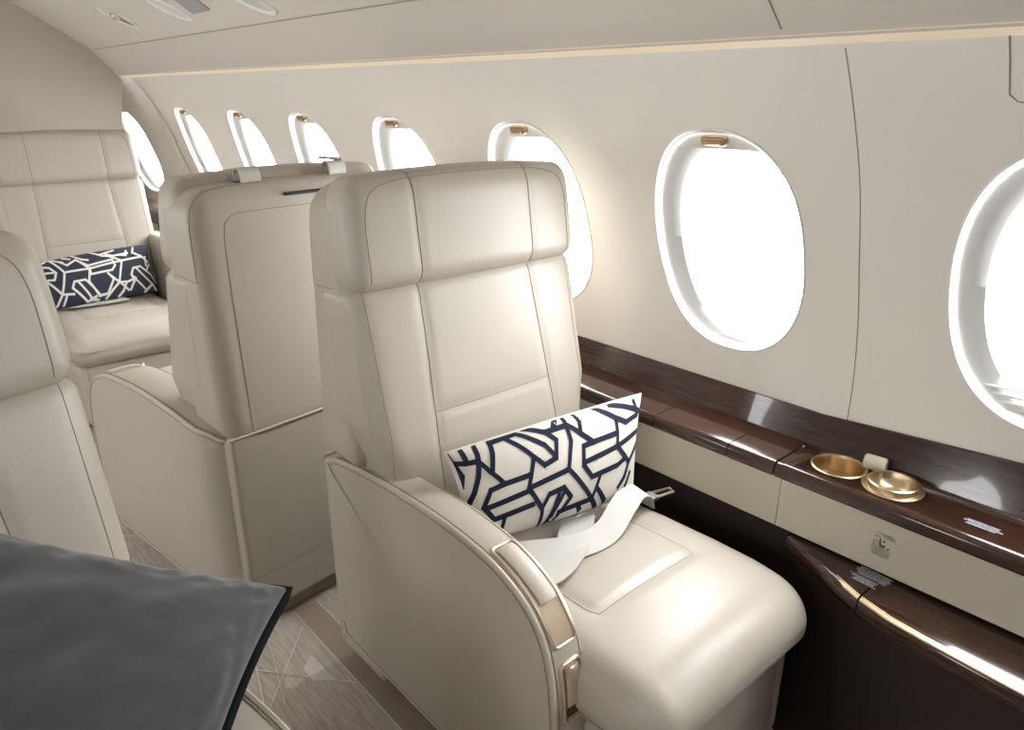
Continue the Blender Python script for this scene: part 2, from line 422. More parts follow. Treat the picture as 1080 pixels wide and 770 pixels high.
# overhead service units
def overhead(name, c, label, lens):
    cx, cy, cz = c; n = Vector((-.60, 0, -.80)); M = Matrix.Translation((cx, cy, cz)) @ Vector((0, 0, -1)).rotation_difference(n).to_matrix().to_4x4()
    M = M @ Matrix.Rotation(math.radians(35), 4, 'Z')
    t = empty(name, (cx, cy, cz)); t.rotation_euler = M.to_euler()
    bm = bmesh.new(); N = 36; rows = []
    for k in range(N+1):
        a = 2*math.pi*k/N; c_, s_ = math.cos(a), math.sin(a)
        rows.append([(.036*c_*s, .094*s_*s, z) for s, z in ((1.0, .002), (1.0, -.006), (.93, -.008), (.86, -.004), (.80, -.0015))])
    sheet(bm, rows); link('bezel', bm, WHITE, t)
    bm = bmesh.new(); sheet(bm, [[(.030*math.cos(2*math.pi*k/N)*s, .082*math.sin(2*math.pi*k/N)*s, -.0015) for s in (.01, 1)] for k in range(N+1)]); link('recess', bm, GREYP if not lens else BRONZE, t)
    if lens:
        bm = bmesh.new(); lathe(bm, [(0, -.016), (.010, -.016), (.016, -.012), (.019, -.004), (.019, 0)], (0, .015, 0), 24); link('nozzle', bm, CHAMP, t)
    tag(t, label, 'overhead vent'); return t
overhead('air_vent', (.914, 3.30, 1.5665), 'oval overhead air vent with brass nozzle, nearest the partition', True)
overhead('reading_light', (.925, 2.76, 1.559), 'oval recessed ceiling light beside the small grey panel', False)
overhead('reading_light', (.952, 2.19, 1.541), 'pale oval ceiling fitting at the top edge, right of the grey panel', False)
bm = bmesh.new(); rbox(bm, (0, 0, 0), (.075, .15, .008), (.01, .01, .003), .05)
o = link('speaker_grille', bm, mat('grey_grille', (.33, .33, .34), .6), None); o.location = (.925, 2.56, 1.556); o.rotation_euler = (0, math.radians(35), 0)
tag(o, 'small grey rectangular ceiling panel between two oval fittings', 'ceiling panel')

# ---------------------------------------------------------------- wooden side ledge along the windows
led = tag(empty('side_ledge', (1.30, .6, .0)), 'glossy dark wood ledge with cream fascia running under the windows', 'side ledge')
def lp(name, bm, m, parent=None, **k):
    for v in bm.verts: v.co -= Vector((1.30, .6, 0))
    return link(name, bm, m, parent or led, **k)
lidp = [(1.240, .590), (1.238, .596), (1.2385, .610), (1.242, .617), (1.249, .620), (1.366, .620), (1.366, .590)]
cuts = [-1.75, -.55, .618, .632, .738, .928, 1.30, 1.90, 2.5, 3.1, 3.7, 4.10]
for a, b in zip(cuts, cuts[1:]):
    if b-a < .02: prism = [(x+.003, z-.003) for x, z in lidp]
    else: prism = lidp
    bm = bmesh.new(); prism_y(bm, prism, a+.0013, b-.0013, 1); lid = lp('ledge_lid', bm, WOOD, sharp=50)
    if a == -.55:
        for k, (hx, hy) in enumerate(((1.3155, .540), (1.3115, .437))):
            bm = bmesh.new(); bmesh.ops.create_cone(bm, cap_ends=True, segments=56, radius1=.0480, radius2=.0480, depth=.2, matrix=Matrix.Translation((hx, hy, .6)))
            cut = lp('cutter', bm, WOOD); md = lid.modifiers.new('hole', 'BOOLEAN'); md.object = cut; md.solver = 'EXACT'
            bpy.context.view_layer.update(); me = bpy.data.meshes.new_from_object(lid.evaluated_get(bpy.context.evaluated_depsgraph_get()))
            lid.modifiers.clear(); lid.data = me; bpy.data.objects.remove(cut)
bm = bmesh.new()
def top(y): return .682+.030*max(0, min(1, (.62-y)/.4))
Y = [-1.75, -.5, 0, .22, .3, .38, .46, .54, .62, 1, 2, 3, 4.10]
sheet(bm, [[(1.3662, y, .612), (1.3665, y, .620), (1.3675, y, .6225), (1.3865-(.002 if y < .5 else 0), y, top(y)), (1.3895, y, top(y)+.001), (1.3895, y, top(y)-.01)] for y in Y]); lp('ledge_upstand', bm, WOOD, sharp=50)
for a, b in zip([-1.75, .615, 2.2], [.615, 2.2, 4.10]):
    bm = bmesh.new(); prism_y(bm, [(1.2425, .589), (1.2425, .492), (1.240, .487), (1.245, .483), (1.262, .483), (1.262, .589)], a+.001, b-.001); lp('cream_fascia', bm, CREAMP, sharp=30)
bm = bmesh.new(); prism_y(bm, [(1.252, .50), (1.252, .0), (1.32, 0), (1.32, .50)], -1.75, 4.10); lp('lower_panel', bm, DARK)
# wooden ledge beyond the arch
bm = bmesh.new()
prism_y(bm, [(1.17, .60), (1.17, .65), (1.30, .65), (1.30, .60)], 4.14, 5.1, 1); prism_y(bm, [(1.21, .70), (1.21, .72), (1.30, .72), (1.30, .70)], 4.14, 5.1); prism_y(bm, [(1.20, .0), (1.20, .6), (1.3, .6), (1.3, 0)], 4.14, 5.1)
prism_y(bm, [(1.235, .65), (1.235, .70), (1.3, .7), (1.3, .65)], 4.14, 5.1)
tag(link('wood_shelf', bm, WOOD), 'dark wood shelf below the farthest window beyond the arch', 'shelf')

# cup holders in the ledge
def cup(name, x, y, raised):
    bm = bmesh.new(); c = (x, y, .6205)
    if not raised:
        lathe(bm, [(.0505, -.0008), (.0515, .0018), (.049, .0035), (.0455, .0025), (.0445, -.002), (.043, -.03), (.0, -.032)], c, 56)
    else:
        lathe(bm, [(.052, -.0008), (.053, .0015), (.050, .003), (.045, .0025), (.044, .007), (.0435, .012), (.041, .0135), (.0375, .0125), (.035, .006), (.030, -.006), (.018, -.014), (0, -.015)], c, 56)
    return link(name, bm, GOLD)
def cut_holes():
    pass
c1 = cup('cup_holder', 1.3155, .540, False); tag(c1, 'plain gold cup holder let into the dark wood ledge', 'cup holder')
c2 = cup('ashtray', 1.3115, .437, True); tag(c2, 'raised gold ashtray bowl in the wood ledge, right of the cup holder', 'ashtray')
bm = bmesh.new(); tube(bm, [(1.285, .425, .6172), (1.300, .432, .6125)], .005, 8); rbox(bm, (1.296, .430, .616), (.012, .012, .010), .004, .02)
link('clip', bm, BLACK, c2)
bm = bmesh.new(); lathe(bm, [(0, 0), (.0125, 0), (.0145, .003), (.0145, .036), (.0125, .039), (.0095, .039), (.009, .02), (0, .02)], (0, 0, 0), 24)
o = link('roller_stop', bm, mat('cream_plastic', (.60, .54, .44), .5), None); o.location = (1.350, .508, .6350); o.rotation_euler = (math.radians(90), 0, math.radians(8))
tag(o, 'small cream hollow cylinder at the upstand behind the two gold cups', 'fitting')

# fold-out console below the fascia
con = tag(empty('side_console', (1.2, .2, 0)), 'curved dark wood console with gold inlay beside the near seat cushion', 'console')
def ce(y):   # inner edge of the console top
    T = [(.66, 1.268), (.583, 1.238), (.51, 1.200), (.422, 1.155), (.36, 1.130), (.251, 1.122), (.146, 1.115), (0, 1.11), (-.9, 1.11)]
    for (a, xa), (b, xb) in zip(T, T[1:]):
        if y >= b: t = (a-y)/(a-b); t = t; return xa+(xb-xa)*t
    return T[-1][1]
def sm(y): return sum(ce(y+d) for d in (-.05, -.03, -.01, .01, .03, .05))/6
def cp(name, bm, m, **k):
    for v in bm.verts: v.co -= Vector((1.2, .2, 0))
    return link(name, bm, m, con, **k)
for a, b in ((.585, .403), (.400, -.9)):
    n = 24; ys = [a+(b-a)*k/n for k in range(n+1)]
    bm = bmesh.new(); rows = []
    for y in ys:
        x = sm(y); rows.append([(1.2515, y, .478), (min(1.248, x+.010), y, .478), (min(1.2475, x+.003), y, .475), (x, y, .469), (x-.001, y, .458), (x+.002, y, .444), (min(1.2475, x+.010), y, .438), (1.2515, y, .438), (1.2515, y, .478)])
    sheet(bm, rows); bm.faces.new([v for v in bm.verts if abs(v.co.y-a) < 1e-6][:8]); bm.faces.new([v for v in bm.verts if abs(v.co.y-b) < 1e-6][:8])
    bmesh.ops.remove_doubles(bm, verts=bm.verts, dist=1e-5); cp('console_lid', bm, WOOD, sharp=50)
for a, b in ((.458, .4035), (.3995, -.9)):
    bm = bmesh.new(); n = 24; ys = [a+(b-a)*k/n for k in range(n+1)]
    sheet(bm, [[(sm(y)+.0125, y, .4784), (sm(y)+.0125-.009*min(1, (.475-y)/.04), y, .4766), (sm(y)+.0125-.0105*min(1, (.475-y)/.04), y, .4745)] for y in ys]); cp('gold_inlay', bm, mat('gold_inlay', (.62, .50, .34), .5, metal=.8) if a > .42 else bpy.data.materials['gold_inlay'])
bm = bmesh.new(); ys = [.585-.04*k for k in range(39)]
sheet(bm, [[(sm(y)+.008, y, .440), (sm(y)+.010, y, .42), (sm(y)+.02, y, .0)] for y in ys]); cp('console_front', bm, DARK)

# small print: rows of tiny unreadable words
def print_block(name, origin, ux, uy, rows, m, label, h=.0011, seed=1, icon=False, parent=None):
    rnd = random.Random(seed); bm = bmesh.new(); O = Vector(origin); ux = Vector(ux).normalized(); uy = Vector(uy).normalized(); n = ux.cross(uy)*.0006
    def quad(a, b, c, d): bm.faces.new([bm.verts.new(O+n+ux*p[0]+uy*p[1]) for p in (a, b, c, d)])
    for (x0, x1, y) in rows:
        x = x0
        while x < x1:
            w = rnd.uniform(.0012, .0042)
            k = 0
            while k < w:
                s = rnd.uniform(.0006, .0010); hh = h*rnd.uniform(.7, 1.0)
                quad((x+k, y), (x+k+s, y), (x+k+s, y+hh), (x+k, y+hh)); k += s+.0003
            x += w+.0009
    if icon:
        quad((-.006, -.004), (-.0035, -.004), (-.0015, -.016), (-.0045, -.017)); quad((-.004, -.016), (.006, -.0155), (.006, -.019), (-.004, -.0195))
        quad((-.003, -.0205), (.006, -.020), (.006, -.0215), (-.003, -.022)); quad((.001, -.006), (.005, -.0055), (.004, -.010), (.001, -.0105)); quad((.010, -.019), (.014, -.018), (.0125, -.022), (.0095, -.0225))
    o = link(name, bm, m, None, smooth=False, keepn=True); return tag(o, label, 'printed notice')
rw = [(-.012, .014, .006), (-.004, .020, .0035), (-.014, -.008, -.001), (-.014, -.007, -.004), (.000, .019, .001), (.006, .019, -.0015), (-.015, -.008, -.011), (-.016, -.006, -.014)]+[(-.018+.001*k, .015-.001*k, -.0275-.003*k) for k in range(5)]+[(-.017, -.005, -.018), (-.017, -.005, -.0215), (-.017, .006, -.025)]
print_block('printed_notice', (1.2423, .412, .556), (0, -1, 0), (0, 0, 1), rw, TXTK, 'small black printed notice with seat pictogram on the cream fascia', icon=True, h=.0014)
rw = []
for k in range(9): j = (k*37 % 5)*.0012; rw.append((-.034+.0035*abs(k-3)*.5+j, .030-j, -.0032*k))
for k in range(6): j = (k*53 % 5)*.0016; rw.append((-.034+.0025*k+j, .016+.0012*k-j, -.032-.0032*k))
print_block('white_lettering', (1.244, .412, .4782), (-.06, -1, 0), (1, -.06, 0), rw, TXTW, 'block of tiny white lettering on the curved wood console', h=.0022, seed=3)
rw = [(-.026, .022, 0), (-.030, .020, -.0050), (-.022, .028, -.010), (-.024, .018, -.015)]
print_block('white_lettering', (1.298, .281, .6204), (-.0, -1, 0), (1, 0, 0), rw, TXTW, 'four tiny lines of white lettering on top of the wood ledge', h=.0028, seed=5)

# ---------------------------------------------------------------- seats
# seat space: sitter faces -Y, floor z = 0, aisle armrest on side a (-1 = -X)
def yfront(z): return .070+.24*max(-.1, z-.55)
def yrear(z): return .372-.06*max(0, z-.56)
def wedge(p, y0=-1, y1=1):
    pass
def belt_loop(bm, x, y, z, w=.05):
    pts = [(x, y-.004, z-.03), (x, y-.004, z+.012), (x+.001, y+.001, z+.026), (x+.002, y+.014, z+.030), (x+.002, y+.024, z+.022), (x+.001, y+.026, z+.004), (x, y+.02, z-.012)]
    ribbon(bm, spline(pts, 4), w, .003, (1, 0, 0), 0)
def armrest(root, a, dz=0, dy=0, dx=0, w=.078, rr=0, detail=True, y1=.350):
    top = [(y1-.001, .540), (y1-.006, .546), (y1-.016, .550), (.30, .566), (.16, .585), (0, .594), (-.12, .592), (-.22, .578), (-.295, .545), (-.338, .495), (-.358, .43), (-.366, .36)]
    tp = [(0, y, z) for y, z in top]; tp = [(p.y, p.z) for p in spline(tp, 6)]
    low = [(-.368, .28), (-.368, .20), (-.362, .14), (-.345, .105), (-.31, .092), (-.1, .088), (.29, .088), (y1-.025, .095), (y1-.006, .125), (y1, .17), (y1, .30), (y1, .42), (y1, .51), (y1, .532)]
    out = [(y+dy, z+dz) for y, z in tp+low]
    n = len(out)
    def rx(x, y):   # outer face turns in towards the rear corner
        return x-a*rr*max(0, (y-dy-(y1-.09))/.09)**2.2
    def nrm(i):
        y0, z0 = out[i-1]; y2, z2 = out[(i+1) % n]; ty, tz = y2-y0, z2-z0; l = math.hypot(ty, tz) or 1
        return (tz/l, -ty/l)
    # outline runs rear-top -> front -> bottom; inward normal flips by test
    sgn = 1
    ny, nz = nrm(20)
    if nz > 0: sgn = -1
    xs = a*(.285+dx); xi = a*(.285+dx-w)
    bm = bmesh.new(); rings = []
    for x, ins in ((xs, .012), (xs-a*.001, .006), (xs-a*.004, .002), (xs-a*.010, 0), (xi+a*.010, 0), (xi+a*.003, .003), (xi, .010)):
        R = []
        for i in range(n):
            ny, nz = nrm(i); R.append(bm.verts.new((rx(x, out[i][0]) if abs(x-xs) < .011 else x, out[i][0]+sgn*ny*ins, out[i][1]+sgn*nz*ins)))
        rings.append(R)
    for A, B in zip(rings, rings[1:]):
        for k in range(n): bm.faces.new((A[k], A[(k+1) % n], B[(k+1) % n], B[k]))
    # sides as fans towards a slightly proud centre for a padded look
    for R, x in ((rings[0], xs+a*.000), (rings[-1], xi)):
        cy_, cz_ = dy, .33+dz; prev = R
        for sc in (.96, .8, .5, .2):
            Q = [bm.verts.new((v.co.x if R is rings[0] and sc > .5 else x, cy_+(v.co.y-cy_)*sc, cz_+(v.co.z-cz_)*sc)) for v in R]
            if R is rings[0]:
                for q in Q: q.co.x = rx(x, q.co.y)
            for k in range(n): bm.faces.new((prev[k], prev[(k+1) % n], Q[(k+1) % n], Q[k]))
            prev = Q
        cv = bm.verts.new((x, cy_, cz_))
        for k in range(n): bm.faces.new((prev[k], prev[(k+1) % n], cv))
    # piping roll with stitching on both of its sides
    m = len(tp)+9
    def off(x, ins, lift=0): return [(rx(x, out[i][0]) if abs(x-xs) < .013 else x, out[i][0]+sgn*nrm(i)[0]*ins, out[i][1]+sgn*nrm(i)[1]*ins) for i in range(0 if dz == 0 else 1, m)]
    tube(bm, off(xs-a*.004, .001), .0042, 8, 2)
    tube(bm, off(xs+a*.0002, .0085), .0011, 5, 1)
    tube(bm, off(xs-a*.0115, -.0004), .0011, 5, 1)
    tube(bm, off(xi+a*.009, -.0002), .0009, 5, 1)
    arm = link('armrest', bm, [LEATHER, SEAM, PIPE], root)
    if not detail: return arm
    # arc-length walk along the upper edge
    L = [0]
    for i in range(1, m): L.append(L[-1]+math.hypot(out[i][0]-out[i-1][0], out[i][1]-out[i-1][1]))
    def at(s, lift):
        i = max(k for k in range(m) if L[k] <= s); i = min(i, m-2); t = (s-L[i])/(L[i+1]-L[i])
        y = out[i][0]+(out[i+1][0]-out[i][0])*t; z = out[i][1]+(out[i+1][1]-out[i][1])*t
        a0, a1 = nrm(i), nrm(i+1); ny = -sgn*(a0[0]*(1-t)+a1[0]*t); nz = -sgn*(a0[1]*(1-t)+a1[1]*t)
        return Vector((0, y+ny*lift, z+nz*lift))
    def s_of(test): return next(L[i] for i in range(m) if test(*out[i]))
    def fitting(s0, s1, xa, xb, open_, nm1, nm2, m1, m2):
        xa, xb = sorted((xa, xb)); cr = .008
        loop = []
        def pt(x, s, l): q = at(s, l); return Vector((x, q.y, q.z))
        for cx_, cs_, a0 in ((xb-cr, s1-cr, 0), (xa+cr, s1-cr, 90), (xa+cr, s0+cr, 180), (xb-cr, s0+cr, 270)):
            for k in range(5):
                an = math.radians(a0+22.5*k); loop.append((cx_+cr*math.cos(an), cs_+cr*math.sin(an)))
        dense = []
        for (x0, t0), (x1, t1) in zip(loop, loop[1:]+loop[:1]):
            nn = max(1, int(math.hypot(x1-x0, t1-t0)/.006))
            for k in range(nn): dense.append((x0+(x1-x0)*k/nn, t0+(t1-t0)*k/nn))
        bm = bmesh.new(); tube(bm, [pt(x, s, .001) for x, s in dense], .0034, 8, 0, closed=True)
        sheet(bm, [[pt(xa+.002+(xb-xa-.004)*j/4, s0+.003+(s1-s0-.006)*k/24, .0006) for j in range(5)] for k in range(25)], 1)
        fr = link(nm1, bm, [m1, TANR], arm)
        bm = bmesh.new(); rows = []
        sa, sb = s0+.008, s0+(s1-s0)*open_; rows = []
        P_ = [(0, .001), (.0, .005), (.12, .0075), (.5, .0085), (.88, .0075), (1, .005), (1, .001)]
        for k in range(17):
            s = sa+(sb-sa)*k/16; e = .7 if k in (0, 16) else 1
            rows.append([pt(xa+.006+(xb-xa-.012)*q, s, l*e) for q, l in P_])
        sheet(bm, rows)
        k0 = rows[-1]; bm.faces.new([bm.verts.new(p) for p in rows[0]]); bm.faces.new([bm.verts.new(p) for p in rows[-1]])
        bmesh.ops.remove_doubles(bm, verts=bm.verts, dist=1e-5); link(nm2, bm, m2, fr, sharp=35)
        return fr, pt
    s0 = s_of(lambda y, z: y-dy < -.185); s1 = s_of(lambda y, z: z-dz < .495 and y-dy < -.2)
    fr, pt = fitting(s0, s1+.004, xs-a*.018, xi+a*.012, .64, 'lever_frame', 'recline_lever', CHAMP, PIPE)
    s2 = s_of(lambda y, z: z-dz < .455 and y-dy < -.2); s3 = s2+.108
    fitting(s2, s3, xs-a*.022, xi+a*.014, .72, 'latch_frame', 'latch_lever', CHAMP, CHAMP)
    bm = bmesh.new(); xa, xb = sorted((xs-a*.028, xi+a*.020)); sheet(bm, [[pt(x, s, .0016) for x in (xa, xb)] for s in (s2+.082, s2+.09, s2+.1)]); link('latch_recess', bm, mat('dark_recess', (.03, .018, .012), .5) if 'dark_recess' not in bpy.data.materials else bpy.data.materials['dark_recess'], arm)
    return arm

def make_seat(name, label, loc, rz, a=-1, shoulder=False, arm_kw=None, arm_detail=True, drop=0):
    root = tag(empty(name, loc, rz), label, 'seat')
    LS = [LEATHER, SEAM]
    # rear shell
    bm = bmesh.new()
    def dshell(p):
        t = (p.y-.20)/.17; z = p.z
        p = Vector((p.x, yfront(z)*.0+(.20+.0*t)+t*(yrear(z)-.20), z))
        if z > 1.05: p.x *= 1-.05*((z-1.05)/.09)**2
        if z < .66: p.x *= 1-.03*((.66-z)/.1)**2
        p.z += .006*(1-(p.x/.28)**2) if z > 1.0 else 0
        return p
    rbox(bm, (0, .285, .845), (.574, .17, .585), (.05, .035, .045), .014, dshell)
    rp = [(-.222, .5, .58), (-.220, .5, .9), (-.216, .5, 1.04), (-.210, .5, 1.063), (-.196, .5, 1.078), (-.175, .5, 1.084), (.175, .5, 1.084), (.196, .5, 1.078), (.210, .5, 1.063), (.216, .5, 1.04), (.220, .5, .9), (.222, .5, .58)]
    seams(bm, [(rp, (0, -1, 0))]+[([(sx*.5, .24, .95), (sx*.5, .335, .945)], (-sx, 0, 0)) for sx in (-1, 1)], depth=.0015, width=.006, r=.0008)
    seams(bm, [(spline([(sx*.285, .33, .945), (sx*.282, .325, 1.05), (sx*.268, .318, 1.095), (sx*.235, .314, 1.125), (sx*.19, .312, 1.135), (sx*.155, .312, 1.138)], 5), (-sx*.7, -.7, -.35)) for sx in (-1, 1)], groove=False, r=.0009)
    link('back_shell', bm, LS, root)
    # lower backrest upholstery
    bm = bmesh.new()
    def dback(p):
        t = (p.y-.0)/.30; z = p.z; fy = yfront(z)
        y = fy+t*(.30-fy)
        p = Vector((p.x, y, z)); ax = abs(p.x)
        if t < .5: p.y += .014*min(1, (ax/.28)**3)*(1-2*t)  # side bolsters roll back at the edge
        if z < .68: p.x *= 1-.085*min(1, (.68-z)/.08)
        return p
    rbox(bm, (0, .15, .715), (.578, .30, .49), (.045, .05, .03), .010, dback)
    Sb = [([(sx*.143, -1, .95), (sx*.150, -1, .80), (sx*.158, -1, .66), (sx*.168, -1, .48)], (0, 1, 0)) for sx in (-1, 1)]
    Sb += [([(-.154, -1, .703), (.154, -1, .703)], (0, 1, 0))]
    seams(bm, Sb, depth=.0035, width=.008)
    seams(bm, [([(sx*.262, -1, .95), (sx*.258, -1, .48)], (0, 1, 0)) for sx in (-1, 1)], groove=False, r=.0007)
    link('backrest', bm, LS, root)
    # headrest
    bm = bmesh.new()
    def dhead(p):
        z = p.z; t = (p.y-.0)/.13; k = (z-.95)/.205
        fy = .146+.14*(z-.95); y = fy+t*(.275-fy+.0)
        x = p.x*(1-.035*max(0, k)**2)
        zz = z
        if k > .5: zz = z+.010*(1-(x/.28)**2)*(k-.5)*2
        return Vector((x, y+.010*(abs(x)/.28)**3*(1-t), zz))
    rbox(bm, (0, .065, 1.052), (.576, .13, .205), (.032, .040, .042), .009, dhead)
    Sh = [([(sx*.143, -1, .9), (sx*.143, -1, 1.20)], (0, 1, 0)) for sx in (-1, 1)]
    Sh += [([(sx*.143, .185+.0, 2), (sx*.143, .27, 2)], (0, 0, -1)) for sx in (-1, 1)]
    edge = [(.252, .14, .955), (.252, .16, 1.06), (.249, .17, 1.095), (.241, .178, 1.118), (.225, .184, 1.133), (.195, .188, 1.142), (.143, .19, 1.148), (0, .19, 1.150)]
    full_ = [Vector(p) for p in edge]+[Vector((-p[0], p[1], p[2])) for p in edge[-2::-1]]
    seams(bm, Sh, depth=.0028, width=.007)
    seams(bm, [(spline(full_, 4), (0, 1, -.75))], depth=.001, width=.006, groove=False, r=.0008)
    link('headrest', bm, LS, root)
    # seat cushion
    bm = bmesh.new()
    def dcush(p):
        x, y, z = p; k = max(0, (y+.15)/.25)
        x *= 1-.10*min(1, k)
        if x*a < 0: x *= 1.06
        if y < -.35: x *= 1-.05*((-.35-y)/.18)**2
        if z > .40: z += .016*(1-(x/.24)**2)*max(0, min(1, (-y+.2)/.5+.2))-.02*max(0, (-y-.38)/.15)**2
        if z > .40 and y > -.30: z -= .006*min(1, (y+.30)/.2)
        return Vector((x, y, z))
    rbox(bm, (0, -.195, .388), (.476, .67, .135), (.055, .075, .055), .010, dcush)
    pn = [(-.138, .13, 2), (-.141, -.30, 2), (-.133, -.318, 2), (.133, -.318, 2), (.141, -.30, 2), (.138, .13, 2)]
    seams(bm, [(pn, (0, 0, -1))], depth=.0045, width=.012, r=.0006)
    seams(bm, [([(-.22, -2, .352), (.22, -2, .352)], (0, 1, 0)), ([(-2, -.48, .352), (-2, -.1, .352)], (1, 0, 0)), ([(2, -.48, .352), (2, -.1, .352)], (-1, 0, 0))], depth=.003, width=.01, r=.0009)
    link('seat_cushion', bm, LS, root)
    # leg rest below the cushion's nose
    bm = bmesh.new(); rbox(bm, (-a*.014, -.36, .21), (.455, .26, .25), (.03, .04, .03), .014)
    seams(bm, [([(sx*.188-a*.014, -2, .34), (sx*.188-a*.014, -2, .09)], (0, 1, 0)) for sx in (-1, 1)], depth=.003, width=.01, r=.0009)
    link('leg_rest', bm, LS, root)
    # base box with rear panel, plinth and floor track
    bm = bmesh.new(); x0, x1 = sorted((a*.283, -a*.260)); b0, b1 = sorted((a*.212, -a*.260))
    rbox(bm, ((b0+b1)/2, .0, .185), (b1-b0, .50, .26), (.02, .02, .014), .02)
    rbox(bm, ((x0+x1)/2, .2695, .302), (x1-x0, .199, .495), (.012, .012, .012), .02)
    seams(bm, [([(x0+.006, 2, .165), (x1-.006, 2, .165)], (0, -1, 0))], depth=.003, width=.006, r=.0012)
    # piping under the shell
    tube(bm, [(a*.284, .366, .5495), (a*.21, .371, .5505), (0, .371, .5505), (-a*.262, .371, .5505)], .0034, 6, 2)
    tube(bm, [(a*.21, .3705, .543), (-a*.262, .3705, .543)], .001, 5, 1)
    link('seat_base', bm, [LEATHER, SEAM, PIPE], root)
    bm = bmesh.new(); rbox(bm, (0, .03, .033), (.44, .62, .062), (.02, .02, .006), .1); link('plinth', bm, mat('tan_plinth', (.30, .24, .17), .5) if 'tan_plinth' not in bpy.data.materials else bpy.data.materials['tan_plinth'], root)
    armrest(root, a, detail=arm_detail, **(arm_kw or {}))
    if shoulder:
        for sx in (-.118, .118):
            bm = bmesh.new(); belt_loop(bm, sx, .285, 1.142); sb = link('shoulder_belt', bm, WEB, root, smooth=True)
            bm = bmesh.new(); rbox(bm, (sx, .292, 1.1385), (.066, .030, .008), (.004, .006, .003), .02); link('belt_slot', bm, BLACK, sb)
            if sx < 0:
                bm = bmesh.new()
                q = [(sx-.022, .300, 1.176), (sx+.026, .300, 1.182), (sx+.026, .276, 1.180), (sx-.022, .276, 1.174)]
                tube(bm, densify(q, .02, True), .0032, 6); link('belt_guide', bm, STEEL, sb)
        bm = bmesh.new(); rbox(bm, (.0, .337, 1.112), (.115, .022, .007), (.003, .006, .003), .03); link('rear_slot', bm, BLACK, root)
    for o in root.children:
        if o.name.split('.')[0] in ('back_shell', 'backrest', 'headrest', 'shoulder_belt', 'rear_slot'): o.location.z -= drop
    return root

s1 = make_seat('cabin_seat', 'nearest full cream leather seat, beside the windows, white geometric pillow on it', (.93, 1.0, 0), 0, -1, arm_detail=True)
s2 = make_seat('cabin_seat', 'cream leather seat seen from behind, back to back with the white-pillow seat', (.750, 1.975, 0), math.radians(188), 1, shoulder=True, drop=.03, arm_kw=dict(dx=.040, w=.118, rr=.042))
s3 = make_seat('cabin_seat', 'cream seat cut off by the left edge, under the large charcoal pillow', (-.066, .875, -.022), math.radians(12), 1, arm_detail=False)
s4 = make_seat('cabin_seat', 'far cream leather seat against the partition, navy lumbar pillow on it', (.72, 3.50, 0), 0, 1, drop=.015, arm_kw=dict(dz=.10, dy=.05, dx=.045), arm_detail=False)

# ---------------------------------------------------------------- lap belts
def strap(bm, pts, w, side): ribbon(bm, spline(pts, 8), w, .0028, side)
bm = bmesh.new()
strap(bm, [(.225, -.125, .452), (.208, -.130, .490), (.172, -.136, .508), (.12, -.152, .500), (.04, -.176, .481), (-.04, -.168, .480), (-.12, -.125, .480), (-.20, -.07, .478)], .054, (-.15, 1, .30))
strap(bm, [(.06, -.085, .480), (.01, -.125, .4785), (-.05, -.165, .4770), (-.12, -.190, .4765), (-.205, -.185, .476)], .066, (.15, 1, .0))
lb = link('lap_belt', bm, WEB, s1)
bm = bmesh.new()
q = [(.232, -.135, .478), (.270, -.157, .486), (.262, -.172, .487), (.226, -.152, .478)]
tube(bm, densify(q, .012, True), .0035, 6, closed=False); rbox(bm, (.226, -.140, .474), (.026, .030, .012), .004, .02); link('belt_tongue', bm, STEEL, lb)
bm = bmesh.new(); rbox(bm, (.060, -.085, .479), (.050, .026, .010), (.008, .008, .004), .02); link('belt_buckle', bm, GOLD, lb)
bm = bmesh.new()
strap(bm, [(-.20, .0, .46), (-.12, -.10, .472), (.0, -.135, .476), (.06, -.13, .478)], .05, (.1, 1, 0))
lb4 = link('lap_belt', bm, WEB, s4)

